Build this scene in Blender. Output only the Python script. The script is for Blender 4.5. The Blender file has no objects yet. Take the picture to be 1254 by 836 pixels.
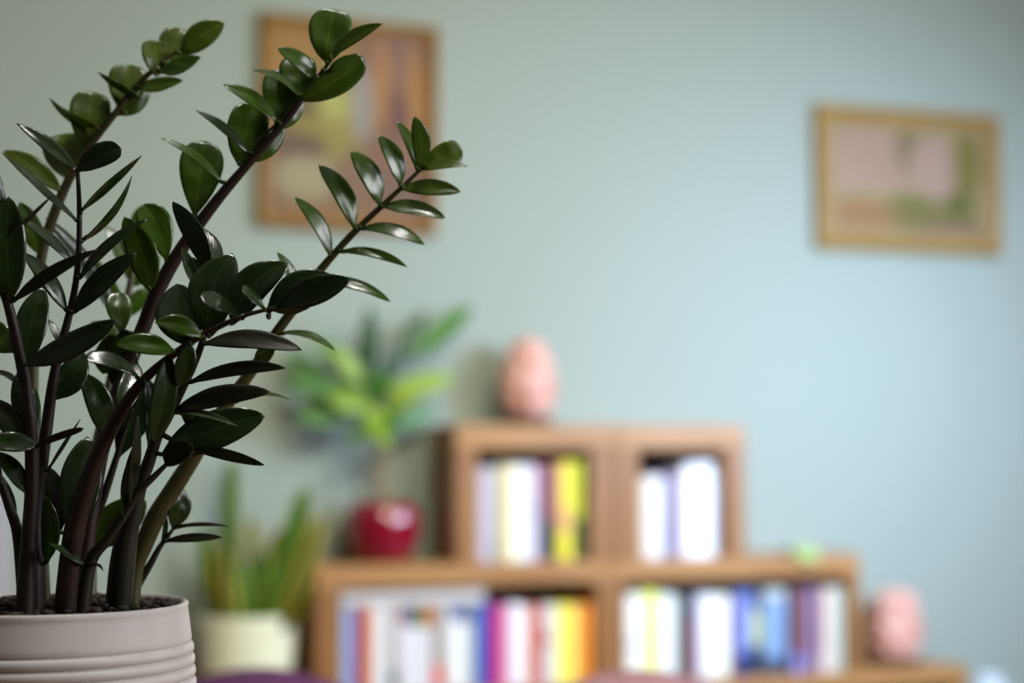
import bpy, bmesh, math, random
from mathutils import Vector, Matrix, noise

random.seed(7)
scene = bpy.context.scene
COL = scene.collection
F = 2200.0                     # focal length in pixels of a 1254 x 836 frame
CX, CY = 627.0, 418.0
YAW = math.radians(20.5)       # camera looks to the right of the wall's normal
PITCH = math.atan(132.0 / F)
CAM = Vector((0.0, 0.0, 1.0))

# ------------------------------------------------------------------ camera
fwd = Vector((math.sin(YAW) * math.cos(PITCH), math.cos(YAW) * math.cos(PITCH), math.sin(PITCH)))
right = Vector((math.cos(YAW), -math.sin(YAW), 0.0))
up = right.cross(fwd)
cam_data = bpy.data.cameras.new('camera')
cam = bpy.data.objects.new('camera', cam_data)
COL.objects.link(cam)
cam.matrix_world = Matrix(((right.x, up.x, -fwd.x, CAM.x), (right.y, up.y, -fwd.y, CAM.y),
                           (right.z, up.z, -fwd.z, CAM.z), (0, 0, 0, 1)))
cam_data.sensor_fit = 'HORIZONTAL'
cam_data.sensor_width = 36.0
cam_data.lens = 36.0 * F / 1254.0
cam_data.clip_start = 0.05
cam_data.clip_end = 50
cam_data.dof.use_dof = True
cam_data.dof.focus_distance = 1.245
cam_data.dof.aperture_fstop = 2.5
scene.camera = cam


def ray(px, py):
    return fwd + right * ((px - CX) / F) - up * ((py - CY) / F)


def at(px, py, d):
    """point seen at a pixel, at camera depth d"""
    return CAM + ray(px, py) * d


def on_y(px, py, y):
    r = ray(px, py)
    return CAM + r * ((y - CAM.y) / r.y)


# ------------------------------------------------------------------ colour / material helpers
def lin(c):
    out = []
    for v in c[:3]:
        v = v / 255.0
        out.append(v / 12.92 if v <= 0.04045 else ((v + 0.055) / 1.055) ** 2.4)
    return (out[0], out[1], out[2], 1.0)


MATS = {}


def mat_base(name):
    m = bpy.data.materials.new(name)
    m.use_nodes = True
    nt = m.node_tree
    b = nt.nodes['Principled BSDF']
    return m, nt, b


def simple(name, rgb, rough=0.6, var=0.08, scale=40.0, spec=0.4, bump=0.0, coat=0.0):
    """procedural: base colour gently mottled by noise, optional bump"""
    if name in MATS:
        return MATS[name]
    m, nt, b = mat_base(name)
    tc = nt.nodes.new('ShaderNodeTexCoord')
    n = nt.nodes.new('ShaderNodeTexNoise')
    n.inputs['Scale'].default_value = scale
    n.inputs['Detail'].default_value = 3
    nt.links.new(tc.outputs['Object'], n.inputs['Vector'])
    r = nt.nodes.new('ShaderNodeValToRGB')
    c = lin(rgb)
    r.color_ramp.elements[0].position = 0.3
    r.color_ramp.elements[1].position = 0.7
    r.color_ramp.elements[0].color = (c[0] * (1 - var), c[1] * (1 - var), c[2] * (1 - var), 1)
    r.color_ramp.elements[1].color = (min(1, c[0] * (1 + var)), min(1, c[1] * (1 + var)), min(1, c[2] * (1 + var)), 1)
    nt.links.new(n.outputs['Fac'], r.inputs['Fac'])
    nt.links.new(r.outputs['Color'], b.inputs['Base Color'])
    b.inputs['Roughness'].default_value = rough
    b.inputs['Specular IOR Level'].default_value = spec
    b.inputs['Coat Weight'].default_value = coat
    b.inputs['Coat Roughness'].default_value = 0.08
    if bump:
        bp = nt.nodes.new('ShaderNodeBump')
        bp.inputs['Strength'].default_value = bump
        bp.inputs['Distance'].default_value = 0.002
        nt.links.new(n.outputs['Fac'], bp.inputs['Height'])
        nt.links.new(bp.outputs['Normal'], b.inputs['Normal'])
    MATS[name] = m
    return m


def wood(name, rgb_a, rgb_b, axis='X', rough=0.5):
    if name in MATS:
        return MATS[name]
    m, nt, b = mat_base(name)
    tc = nt.nodes.new('ShaderNodeTexCoord')
    mp = nt.nodes.new('ShaderNodeMapping')
    s = {'X': (2.0, 30.0, 30.0), 'Z': (30.0, 30.0, 2.0), 'Y': (30, 2, 30)}[axis]
    mp.inputs['Scale'].default_value = s
    nt.links.new(tc.outputs['Object'], mp.inputs['Vector'])
    n = nt.nodes.new('ShaderNodeTexNoise')
    n.inputs['Scale'].default_value = 2.2
    n.inputs['Detail'].default_value = 5
    n.inputs['Distortion'].default_value = 0.6
    nt.links.new(mp.outputs['Vector'], n.inputs['Vector'])
    r = nt.nodes.new('ShaderNodeValToRGB')
    r.color_ramp.elements[0].position = 0.35
    r.color_ramp.elements[1].position = 0.68
    r.color_ramp.elements[0].color = lin(rgb_a)
    r.color_ramp.elements[1].color = lin(rgb_b)
    nt.links.new(n.outputs['Fac'], r.inputs['Fac'])
    nt.links.new(r.outputs['Color'], b.inputs['Base Color'])
    b.inputs['Roughness'].default_value = rough
    MATS[name] = m
    return m


def leaf_mat(name, rgb, rgb2, trans=0.25, rough=0.27, coat=0.3):
    """glossy leaf: pale midrib, faint side veins, some light passing through"""
    if name in MATS:
        return MATS[name]
    m, nt, b = mat_base(name)
    uv = nt.nodes.new('ShaderNodeUVMap')
    uv.uv_map = 'leaf'
    sep = nt.nodes.new('ShaderNodeSeparateXYZ')
    nt.links.new(uv.outputs['UV'], sep.inputs['Vector'])

    def math_n(op, a=None, bb=None, va=0.0, vb=0.0):
        k = nt.nodes.new('ShaderNodeMath')
        k.operation = op
        k.inputs[0].default_value = va
        k.inputs[1].default_value = vb
        if a is not None:
            nt.links.new(a, k.inputs[0])
        if bb is not None:
            nt.links.new(bb, k.inputs[1])
        return k.outputs[0]
    off = math_n('ABSOLUTE', math_n('SUBTRACT', sep.outputs['X'], None, 0, 0.5))
    rib = nt.nodes.new('ShaderNodeMapRange')
    rib.inputs['From Min'].default_value = 0.0
    rib.inputs['From Max'].default_value = 0.045
    rib.inputs['To Min'].default_value = 1.0
    rib.inputs['To Max'].default_value = 0.0
    nt.links.new(off, rib.inputs['Value'])
    # side veins
    ph = math_n('ADD', math_n('MULTIPLY', sep.outputs['Y'], None, 0, 60.0), math_n('MULTIPLY', off, None, 0, -55.0))
    vein = math_n('SINE', ph)
    tc = nt.nodes.new('ShaderNodeTexCoord')
    n = nt.nodes.new('ShaderNodeTexNoise')
    n.inputs['Scale'].default_value = 55
    n.inputs['Detail'].default_value = 3
    nt.links.new(tc.outputs['Object'], n.inputs['Vector'])
    mix = nt.nodes.new('ShaderNodeMix')
    mix.data_type = 'RGBA'
    mix.inputs[6].default_value = lin(rgb)
    mix.inputs[7].default_value = lin(rgb2)
    nt.links.new(n.outputs['Fac'], mix.inputs[0])
    mix2 = nt.nodes.new('ShaderNodeMix')
    mix2.data_type = 'RGBA'
    ribc = tuple(min(255, v * 1.5 + 14) for v in rgb2)
    mix2.inputs[7].default_value = lin(ribc)
    nt.links.new(math_n('MULTIPLY', rib.outputs[0], None, 0, 0.3), mix2.inputs[0])
    nt.links.new(mix.outputs[2], mix2.inputs[6])
    nt.links.new(mix2.outputs[2], b.inputs['Base Color'])
    b.inputs['Roughness'].default_value = rough
    b.inputs['Specular IOR Level'].default_value = 0.5 if coat > 0 else 0.25
    b.inputs['Coat Weight'].default_value = coat
    b.inputs['Coat Roughness'].default_value = 0.18
    bp = nt.nodes.new('ShaderNodeBump')
    bp.inputs['Strength'].default_value = 0.35
    bp.inputs['Distance'].default_value = 0.0012
    h = math_n('ADD', math_n('MULTIPLY', vein, None, 0, 0.03), math_n('MULTIPLY', n.outputs['Fac'], None, 0, 0.9))
    nt.links.new(h, bp.inputs['Height'])
    nt.links.new(bp.outputs['Normal'], b.inputs['Normal'])
    tr = nt.nodes.new('ShaderNodeBsdfTranslucent')
    c2 = lin(rgb2)
    tr.inputs['Color'].default_value = (min(1, c2[0] * 2.2), min(1, c2[1] * 2.6), c2[2] * 0.9, 1)
    ms = nt.nodes.new('ShaderNodeMixShader')
    ms.inputs[0].default_value = trans
    nt.links.new(b.outputs[0], ms.inputs[1])
    nt.links.new(tr.outputs[0], ms.inputs[2])
    nt.links.new(ms.outputs[0], nt.nodes['Material Output'].inputs['Surface'])
    MATS[name] = m
    return m


def painting_mat(name, base, blobs, distort=0.12, dim=1.0):
    """an abstract painting: soft brush patches in the picture's own UV"""
    m, nt, b = mat_base(name)
    uv = nt.nodes.new('ShaderNodeUVMap')
    uv.uv_map = 'leaf'
    n = nt.nodes.new('ShaderNodeTexNoise')
    n.inputs['Scale'].default_value = 6
    n.inputs['Detail'].default_value = 4
    nt.links.new(uv.outputs['UV'], n.inputs['Vector'])
    vm = nt.nodes.new('ShaderNodeVectorMath')
    vm.operation = 'MULTIPLY_ADD'
    vm.inputs[1].default_value = (distort,) * 3
    nt.links.new(n.outputs['Color'], vm.inputs[0])
    sh = nt.nodes.new('ShaderNodeVectorMath')
    sh.operation = 'SUBTRACT'
    sh.inputs[1].default_value = (distort * .5,) * 3
    nt.links.new(uv.outputs['UV'], sh.inputs[0])
    nt.links.new(sh.outputs[0], vm.inputs[2])
    last = None
    for (u, v, ru, rv, rgb) in blobs:
        s1 = nt.nodes.new('ShaderNodeVectorMath')
        s1.operation = 'SUBTRACT'
        s1.inputs[1].default_value = (u, v, 0)
        nt.links.new(vm.outputs[0], s1.inputs[0])
        s2 = nt.nodes.new('ShaderNodeVectorMath')
        s2.operation = 'MULTIPLY'
        s2.inputs[1].default_value = (1 / ru, 1 / rv, 0)
        nt.links.new(s1.outputs[0], s2.inputs[0])
        s3 = nt.nodes.new('ShaderNodeVectorMath')
        s3.operation = 'LENGTH'
        nt.links.new(s2.outputs[0], s3.inputs[0])
        mr = nt.nodes.new('ShaderNodeMapRange')
        mr.interpolation_type = 'SMOOTHSTEP'
        mr.inputs['From Min'].default_value = 1.25
        mr.inputs['From Max'].default_value = 0.7
        nt.links.new(s3.outputs['Value'], mr.inputs['Value'])
        mx = nt.nodes.new('ShaderNodeMix')
        mx.data_type = 'RGBA'
        nt.links.new(mr.outputs[0], mx.inputs[0])
        mx.inputs[6].default_value = lin((base[0] * dim * .93, base[1] * dim * 1.03, base[2] * dim))
        if last is not None:
            nt.links.new(last, mx.inputs[6])
        mx.inputs[7].default_value = lin((rgb[0] * dim * .93, rgb[1] * dim * 1.03, rgb[2] * dim))
        last = mx.outputs[2]
    nt.links.new(last, b.inputs['Base Color'])
    b.inputs['Roughness'].default_value = 0.55
    return m


# ------------------------------------------------------------------ object helpers
def link_mesh(name, bm, mat, parent=None, smooth=False, bevel=0.0, mods=()):
    me = bpy.data.meshes.new(name)
    bm.normal_update()
    bm.to_mesh(me)
    bm.free()
    me.materials.append(mat)
    o = bpy.data.objects.new(name, me)
    COL.objects.link(o)
    if parent is not None:
        o.parent = parent
    if smooth:
        for p in me.polygons:
            p.use_smooth = True
    if bevel:
        md = o.modifiers.new('bevel', 'BEVEL')
        md.width = bevel
        md.segments = 2
        md.limit_method = 'ANGLE'
    return o


def thing(name, label, cat, loc=(0, 0, 0), group=None, rot=(0, 0, 0)):
    o = bpy.data.objects.new(name, None)
    o.empty_display_size = 0.05
    COL.objects.link(o)
    o.location = loc
    o.rotation_euler = rot
    o['label'] = label
    o['category'] = cat
    if group:
        o['group'] = group
    return o


def box(bm, x0, x1, y0, y1, z0, z1):
    vs = [bm.verts.new(p) for p in ((x0, y0, z0), (x1, y0, z0), (x1, y1, z0), (x0, y1, z0),
                                    (x0, y0, z1), (x1, y0, z1), (x1, y1, z1), (x0, y1, z1))]
    for f in ((0, 3, 2, 1), (4, 5, 6, 7), (0, 1, 5, 4), (1, 2, 6, 5), (2, 3, 7, 6), (3, 0, 4, 7)):
        bm.faces.new([vs[i] for i in f])


def box_bm(*a):
    bm = bmesh.new()
    box(bm, *a)
    return bm


def lathe_bm(profile, seg=64):
    """profile: (radius, z) list; radius 0 closes the surface"""
    bm = bmesh.new()
    rings = []
    for r, z in profile:
        if r <= 1e-6:
            rings.append([bm.verts.new((0, 0, z))])
        else:
            rings.append([bm.verts.new((r * math.cos(2 * math.pi * i / seg), r * math.sin(2 * math.pi * i / seg), z)) for i in range(seg)])
    for a, c in zip(rings, rings[1:]):
        for i in range(seg):
            j = (i + 1) % seg
            if len(a) == 1 and len(c) == 1:
                continue
            if len(a) == 1:
                bm.faces.new((a[0], c[j], c[i]))
            elif len(c) == 1:
                bm.faces.new((a[i], a[j], c[0]))
            else:
                bm.faces.new((a[i], a[j], c[j], c[i]))
    bmesh.ops.recalc_face_normals(bm, faces=bm.faces)
    return bm


def catmull(pts, per=6):
    out = []
    n = len(pts)
    for i in range(n - 1):
        p0 = pts[max(i - 1, 0)]
        p1, p2 = pts[i], pts[i + 1]
        p3 = pts[min(i + 2, n - 1)]
        for k in range(per):
            t = k / per
            out.append(tuple(0.5 * ((2 * b) + (c - a) * t + (2 * a - 5 * b + 4 * c - d) * t * t + (3 * b - a - 3 * c + d) * t ** 3)
                             for a, b, c, d in zip(p0, p1, p2, p3)))
    out.append(tuple(pts[-1]))
    return out


def tube_bm(path, seg=12, bm=None):
    """path: (x, y, z, radius) points"""
    bm = bm or bmesh.new()
    rings = []
    prev_n = None
    for i, p in enumerate(path):
        c = Vector(p[:3])
        a = Vector(path[max(i - 1, 0)][:3])
        b = Vector(path[min(i + 1, len(path) - 1)][:3])
        t = (b - a).normalized()
        if prev_n is None:
            prev_n = t.orthogonal().normalized()
        nn = (prev_n - t * prev_n.dot(t)).normalized()
        prev_n = nn
        bb = t.cross(nn)
        rings.append([bm.verts.new(c + (nn * math.cos(2 * math.pi * k / seg) + bb * math.sin(2 * math.pi * k / seg)) * p[3]) for k in range(seg)])
    for a, c in zip(rings, rings[1:]):
        for k in range(seg):
            j = (k + 1) % seg
            bm.faces.new((a[k], a[j], c[j], c[k]))
    bm.faces.new(list(reversed(rings[0])))
    bm.faces.new(rings[-1])
    bmesh.ops.recalc_face_normals(bm, faces=bm.faces)
    return bm


SHAPES = {'e': (0.74, 0.74), 'o': (1.0, 0.48), 'l': (0.7, 0.88), 'b': (0.62, 0.36)}


def leaf_bm(B, T, n, width, bend=0.06, fold=0.16, shape='e', curve=None, nl=18, nw=8, thick=0.0006, stalk=None, wave=0.05):
    """a closed, slightly folded and arched blade from B to T facing n; stalk is the point on the stem it grows from"""
    L = (T - B).length
    a = (T - B).normalized()
    n = (n - a * n.dot(a)).normalized()
    b = a.cross(n).normalized()
    ea, eb = SHAPES[shape]
    tm = ea / (ea + eb)
    peak = tm ** ea * (1 - tm) ** eb
    bm = bmesh.new()
    uvl = bm.loops.layers.uv.new('leaf')
    seed = random.random() * 50

    def prof(t):
        return max(0.0, (t ** ea) * ((1 - t) ** eb) / peak)

    def P(t, u, side):
        w = prof(t) * width * 0.5
        w = max(w, 0.0016 * (1 - t) + 0.00015)
        k = 4 * t * (1 - t)
        c = B + a * (L * t) - n * (bend * L * (t * t * 1.6 - 0.6 * t))
        if curve is not None:
            c = c + curve * k
        wv = wave * width * noise.noise(Vector((t * 3.6, u * 1.3 + seed, seed)))
        th = thick * 0.5 * (1.0 + 1.6 * (1 - t)) * (1 - 0.75 * u * u)
        return c + b * (u * w) + n * (fold * w * (abs(u) ** 1.4) + wv * prof(t) + side * th)

    top, bot = [], []
    for i in range(nl + 1):
        t = i / nl
        t = t if i < nl else 0.9985
        top.append([bm.verts.new(P(t, -1 + 2 * j / nw, 1)) for j in range(nw + 1)])
        bot.append([bm.verts.new(P(t, -1 + 2 * j / nw, -1)) for j in range(nw + 1)])

    def face(vs, uvs):
        f = bm.faces.new(vs)
        for lp, q in zip(f.loops, uvs):
            lp[uvl].uv = q
        f.smooth = True
    for i in range(nl):
        for j in range(nw):
            q = [(j / nw, i / nl), ((j + 1) / nw, i / nl), ((j + 1) / nw, (i + 1) / nl), (j / nw, (i + 1) / nl)]
            face((top[i][j], top[i][j + 1], top[i + 1][j + 1], top[i + 1][j]), q)
            face((bot[i][j + 1], bot[i][j], bot[i + 1][j], bot[i + 1][j + 1]), [q[1], q[0], q[3], q[2]])
        for j in (0, nw):
            face((top[i][j], bot[i][j], bot[i + 1][j], top[i + 1][j]), [(j / nw, i / nl)] * 4)
    for r1, r2 in ((top[0], bot[0]), (top[-1], bot[-1])):
        for j in range(nw):
            face((r1[j], r2[j], r2[j + 1], r1[j + 1]), [(0.5, 0)] * 4)
    bmesh.ops.recalc_face_normals(bm, faces=bm.faces)
    if stalk is not None and (B - stalk).length > 0.0015:
        mid = (B + stalk) * 0.5 + n * 0.001
        end = B + a * (L * 0.10)
        pts = catmull([(*stalk, 0.0022), (*mid, 0.0017), (*B, 0.0015), (*end, 0.0007)], 4)
        nf = len(bm.faces)
        tube_bm(pts, 8, bm)
        bm.faces.ensure_lookup_table()
        for f in bm.faces[nf:]:
            f.smooth = True
            for lp in f.loops:
                lp[uvl].uv = (0.25, 0.1)
    return bm


# ================================================================== THE ROOM
D_SHELF = 3.5
YS = at(650, 600, D_SHELF).y            # front plane of the bookshelf
DEPTH = 0.155
YW = YS + DEPTH + 0.012                 # the wall behind it
YC = YS + 0.004


def X(px, py=640):
    return on_y(px, py, YS).x


def Z(px, py):
    return on_y(px, py, YS).z


def struct(o):
    o['kind'] = 'structure'
    return o


# painted plaster wall, pale mint
m, nt, b = mat_base('mint_wall_paint')
tc = nt.nodes.new('ShaderNodeTexCoord')
n1 = nt.nodes.new('ShaderNodeTexNoise')
n1.inputs['Scale'].default_value = 180
n1.inputs['Detail'].default_value = 4
nt.links.new(tc.outputs['Object'], n1.inputs['Vector'])
r1 = nt.nodes.new('ShaderNodeValToRGB')
r1.color_ramp.elements[0].color = lin((152, 162, 152))
r1.color_ramp.elements[1].color = lin((157, 167, 157))
nt.links.new(n1.outputs['Fac'], r1.inputs['Fac'])
nt.links.new(r1.outputs['Color'], b.inputs['Base Color'])
b.inputs['Roughness'].default_value = 0.75
b.inputs['Specular IOR Level'].default_value = 0.25
bp = nt.nodes.new('ShaderNodeBump')
bp.inputs['Strength'].default_value = 0.15
bp.inputs['Distance'].default_value = 0.001
nt.links.new(n1.outputs['Fac'], bp.inputs['Height'])
nt.links.new(bp.outputs['Normal'], b.inputs['Normal'])
MINT = m
FLOOR = wood('oak_floor', (120, 86, 56), (150, 112, 76), 'X', 0.4)
CEIL = simple('white_ceiling_paint', (225, 225, 218), 0.9, 0.02, 60)
TRIM = simple('white_trim_paint', (228, 226, 222), 0.45, 0.02, 60)

XL, XR, YB = -2.3, 4.3, -2.6
struct(link_mesh('wall_back', box_bm(XL - .1, XR + .1, YW, YW + 0.1, 0, 2.6), MINT))
struct(link_mesh('wall_left', box_bm(XL - .1, XL, YB, YW, 0, 2.6), MINT))
struct(link_mesh('wall_right', box_bm(XR, XR + .1, YB, YW, 0, 2.6), MINT))
struct(link_mesh('floor', box_bm(XL - .1, XR + .1, YB, YW + .1, -0.08, 0), FLOOR))
struct(link_mesh('ceiling', box_bm(XL - .1, XR + .1, YB, YW + .1, 2.6, 2.68), CEIL))
bb = bmesh.new()
box(bb, XL, XR, YW - .014, YW, 0, 0.075)
box(bb, XL, XR, YW - .010, YW, 0.075, 0.085)
struct(link_mesh('baseboard_back', bb, TRIM, bevel=0.003))

# ================================================================== BOOKSHELF MODULES
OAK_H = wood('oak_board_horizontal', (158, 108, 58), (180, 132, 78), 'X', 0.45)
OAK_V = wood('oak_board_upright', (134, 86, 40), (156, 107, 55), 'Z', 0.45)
BACKP = simple('dark_brown_back_panel', (52, 38, 28), 0.7, 0.15, 30)

Z3 = Z(900, 829)
Z2 = Z(720, 686)
Z1 = Z(735, 520)
G = 0.0006


def module(name, label, x0, xa, xb, x1, z0, zt, z1, group='oak bookshelf modules'):
    t = thing(name, label, 'bookshelf', ((x0 + x1) / 2, YS, z0), group)
    cx = (x0 + x1) / 2
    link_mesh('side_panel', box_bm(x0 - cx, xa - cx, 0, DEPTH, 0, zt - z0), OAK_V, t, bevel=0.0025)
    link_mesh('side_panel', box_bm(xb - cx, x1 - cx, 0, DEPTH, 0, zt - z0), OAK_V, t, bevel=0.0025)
    link_mesh('top_board', box_bm(x0 - cx, x1 - cx, -0.0005, DEPTH, zt - z0 + G * .2, z1 - z0), OAK_H, t, bevel=0.0025)
    link_mesh('back_panel', box_bm(xa - cx + G, xb - cx - G, DEPTH - 0.008, DEPTH - 0.001, 0.001, zt - z0 - .0005), BACKP, t)
    return t


Z2T = Z(720, 713)
Z1T = Z(650, 550)
module('bookshelf', 'oak bookshelf box at upper left carrying the taller pink rock', X(558), X(585), X(723), X(757), Z2 + G, Z1T, Z1)
module('bookshelf', 'narrower oak bookshelf box at upper right with nothing on top of it', X(757.6), X(783), X(888), X(913), Z2 + G, Z1T, Z1)
module('bookshelf', 'wide oak bookshelf box at lower left under the red pot', X(387, 760), X(417, 760), X(730, 760), X(748, 760), Z3 + G, Z2T, Z2)
module('bookshelf', 'wide oak bookshelf box at lower right with a pale green cloth on top', X(748.6, 760), X(766, 760), X(1037, 760), X(1054, 760), Z3 + G, Z2T, Z2)

# long low unit that everything else stands on
x0, x1 = X(214, 830), X(1186, 825)
base = thing('low_bookcase', 'long low oak bookcase running beneath the other shelves', 'bookcase', ((x0 + x1) / 2, YS, 0))
cx = (x0 + x1) / 2
link_mesh('top_board', box_bm(x0 - cx, x1 - cx, 0, DEPTH, Z3 - .038, Z3), OAK_H, base, bevel=0.003)
for px in (x0 - cx, -0.32, 0.29, x1 - cx - .036):
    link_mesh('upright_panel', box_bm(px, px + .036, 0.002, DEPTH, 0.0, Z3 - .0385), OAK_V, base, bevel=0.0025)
link_mesh('shelf_board', box_bm(x0 - cx + .0365, -0.3205, 0.004, DEPTH - .01, .26, .29), OAK_H, base)
link_mesh('shelf_board', box_bm(-0.2835, .2895, 0.004, DEPTH - .01, .26, .29), OAK_H, base)
link_mesh('shelf_board', box_bm(.3265, x1 - cx - .0365, 0.004, DEPTH - .01, .26, .29), OAK_H, base)
link_mesh('back_panel', box_bm(x0 - cx + .002, x1 - cx - .002, DEPTH + .0005, DEPTH + .006, .02, Z3 - .04), BACKP, base)

# ================================================================== BOOKS
PAGES = simple('book_pages', (226, 218, 200), 0.85, 0.06, 300)
BOOKN = {}


def book_mat(rgb):
    return simple('book_cover_%02x%02x%02x' % rgb, rgb, 0.42, 0.03, 90, 0.4)


def book(x0, x1, z0, z1, rgb, label, group, bands=(), depth=0.125, yoff=0.006):
    """an upright book, spine to the front: cover with a rounded spine, page block, coloured bands as parts"""
    w, h = x1 - x0 - 0.0006, z1 - z0
    t = thing('book', label, 'book', ((x0 + x1) / 2, YS + yoff, z0), group)
    bm = bmesh.new()
    hw = w / 2
    c = min(0.0022, w * 0.16)          # board thickness
    rnd = min(0.0035, hw * .55)
    outer = [(-hw, depth), (-hw, rnd), (-hw * .72, rnd * .35), (-hw * .3, 0.0), (hw * .3, 0.0), (hw * .72, rnd * .35), (hw, rnd), (hw, depth)]
    inner = [(hw - c, depth), (hw - c, rnd + c * 1.2), (-hw + c, rnd + c * 1.2), (-hw + c, depth)]
    loop = outer + inner
    lo = [bm.verts.new((p[0], p[1], 0)) for p in loop]
    hi = [bm.verts.new((p[0], p[1], h)) for p in loop]
    nn = len(loop)
    for i in range(nn):
        j = (i + 1) % nn
        bm.faces.new((lo[i], lo[j], hi[j], hi[i]))
    bm.faces.new(list(reversed(lo)))
    bm.faces.new(hi)
    bmesh.ops.recalc_face_normals(bm, faces=bm.faces)
    link_mesh('cover', bm, book_mat(rgb), t)
    link_mesh('pages', box_bm(-hw + c * 1.02, hw - c * 1.02, rnd + c * 1.25, depth - .003, .003, h - .004), PAGES, t)
    for (za, zb, col, what) in bands:
        bm = bmesh.new()
        e = 0.0004
        pr = [(-hw - 0.0001, rnd + .002), (-hw - .0001, rnd), (-hw * .72, rnd * .35 - e), (-hw * .3, -e), (hw * .3, -e), (hw * .72, rnd * .35 - e), (hw + .0001, rnd), (hw + .0001, rnd + .002)]
        za_, zb_ = max(.0005, za - z0), min(h - .0003, zb - z0)
        lo = [bm.verts.new((p[0], p[1], za_)) for p in pr]
        hi = [bm.verts.new((p[0], p[1], zb_)) for p in pr]
        for i in range(7):
            bm.faces.new((lo[i], lo[i + 1], hi[i + 1], hi[i]))
        bm.faces.new((lo[7], lo[0], hi[0], hi[7]))
        bm.faces.new(list(reversed(lo)))
        bm.faces.new(hi)
        bmesh.ops.recalc_face_normals(bm, faces=bm.faces)
        bo = link_mesh('spine_band', bm, book_mat(col), t)
        bo['label'] = what
    return t


W = (240, 238, 240)
# (left px, right px, top py, colour, label, [(top py, bottom py, colour, label)])
UL = [
    (586, 597, 566, (206, 192, 204), 'pale mauve-grey book first from the left in the upper left box', []),
    (597, 603.5, 565, (222, 208, 232), 'thin lilac book second from the left in the upper left box', []),
    (603.5, 609, 564, (158, 172, 168), 'thin grey-green book with a teal foot in the upper left box', [(662, 684, (35, 95, 105), 'teal foot of the spine')]),
    (609, 614.5, 562, (196, 196, 152), 'thin pale olive book in the upper left box beside the grey-green one', []),
    (614.5, 621, 562, (238, 206, 166), 'peach-cream book in the upper left box left of the pale yellow one', []),
    (621, 632, 562, (252, 242, 198), 'pale yellow book near the middle of the upper left box', []),
    (632, 646, 562, (250, 248, 246), 'thick pure white book in the middle of the upper left box', []),
    (646, 656, 562.5, (236, 230, 246), 'lilac-white book with a small blue mark in the upper left box', [(618, 630, (180, 210, 230), 'small pale blue mark')]),
    (656, 664, 563, (214, 172, 182), 'dusty pink book with a grey foot in the upper left box', [(632, 684, (190, 186, 190), 'pale grey foot of the spine')]),
    (664, 670, 561, (122, 48, 76), 'dark plum book with a navy foot in the upper left box', [(636, 684, (52, 48, 74), 'navy foot of the spine')]),
    (670, 677, 562, (158, 108, 130), 'mauve book with a dark blue foot in the upper left box', [(633, 684, (60, 58, 92), 'dark blue foot of the spine')]),
    (677, 681, 563, (44, 40, 46), 'thin black book in the upper left box left of the peach and yellow ones', []),
    (681, 690, 559.5, (226, 168, 116), 'peach book with a yellow-green foot in the upper left box', [(651, 684, (206, 204, 44), 'yellow-green foot of the spine')]),
    (690, 704, 558.5, (244, 224, 72), 'bright yellow book with a peach middle in the upper left box', [(624, 650, (226, 176, 112), 'peach middle of the spine')]),
    (704, 716, 558, (194, 200, 52), 'lime book with a dark green foot last on the right in the upper left box', [(636, 684, (66, 88, 44), 'dark green foot of the spine')]),
]
UR = [
    (784, 786.5, 579, (184, 138, 116), 'very thin tan book against the left side of the upper right box', []),
    (786.5, 796, 577, (230, 220, 200), 'cream book near the left end of the upper right box', []),
    (796, 812, 576, (240, 236, 240), 'thick short white book beside the cream one in the upper right box', []),
    (812, 819, 576.5, (194, 194, 184), 'grey book left of the purple one in the upper right box', []),
    (820, 831, 572, (120, 108, 168), 'purple-blue book in the middle of the upper right box', []),
    (831, 840, 572, (206, 186, 180), 'dusty pink book right of the purple one in the upper right box', []),
    (840, 860, 561, (246, 246, 250), 'tall thick white book beside the dusty pink one in the upper right box', []),
    (860, 876, 559, (250, 250, 252), 'tallest white book left of the grey one in the upper right box', []),
    (876, 882, 575, (172, 178, 174), 'grey book right of the tall white pair in the upper right box', []),
    (882.5, 887, 590, (104, 42, 34), 'short dark red book at the right end of the upper right box', []),
]
CAP = 768
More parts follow.
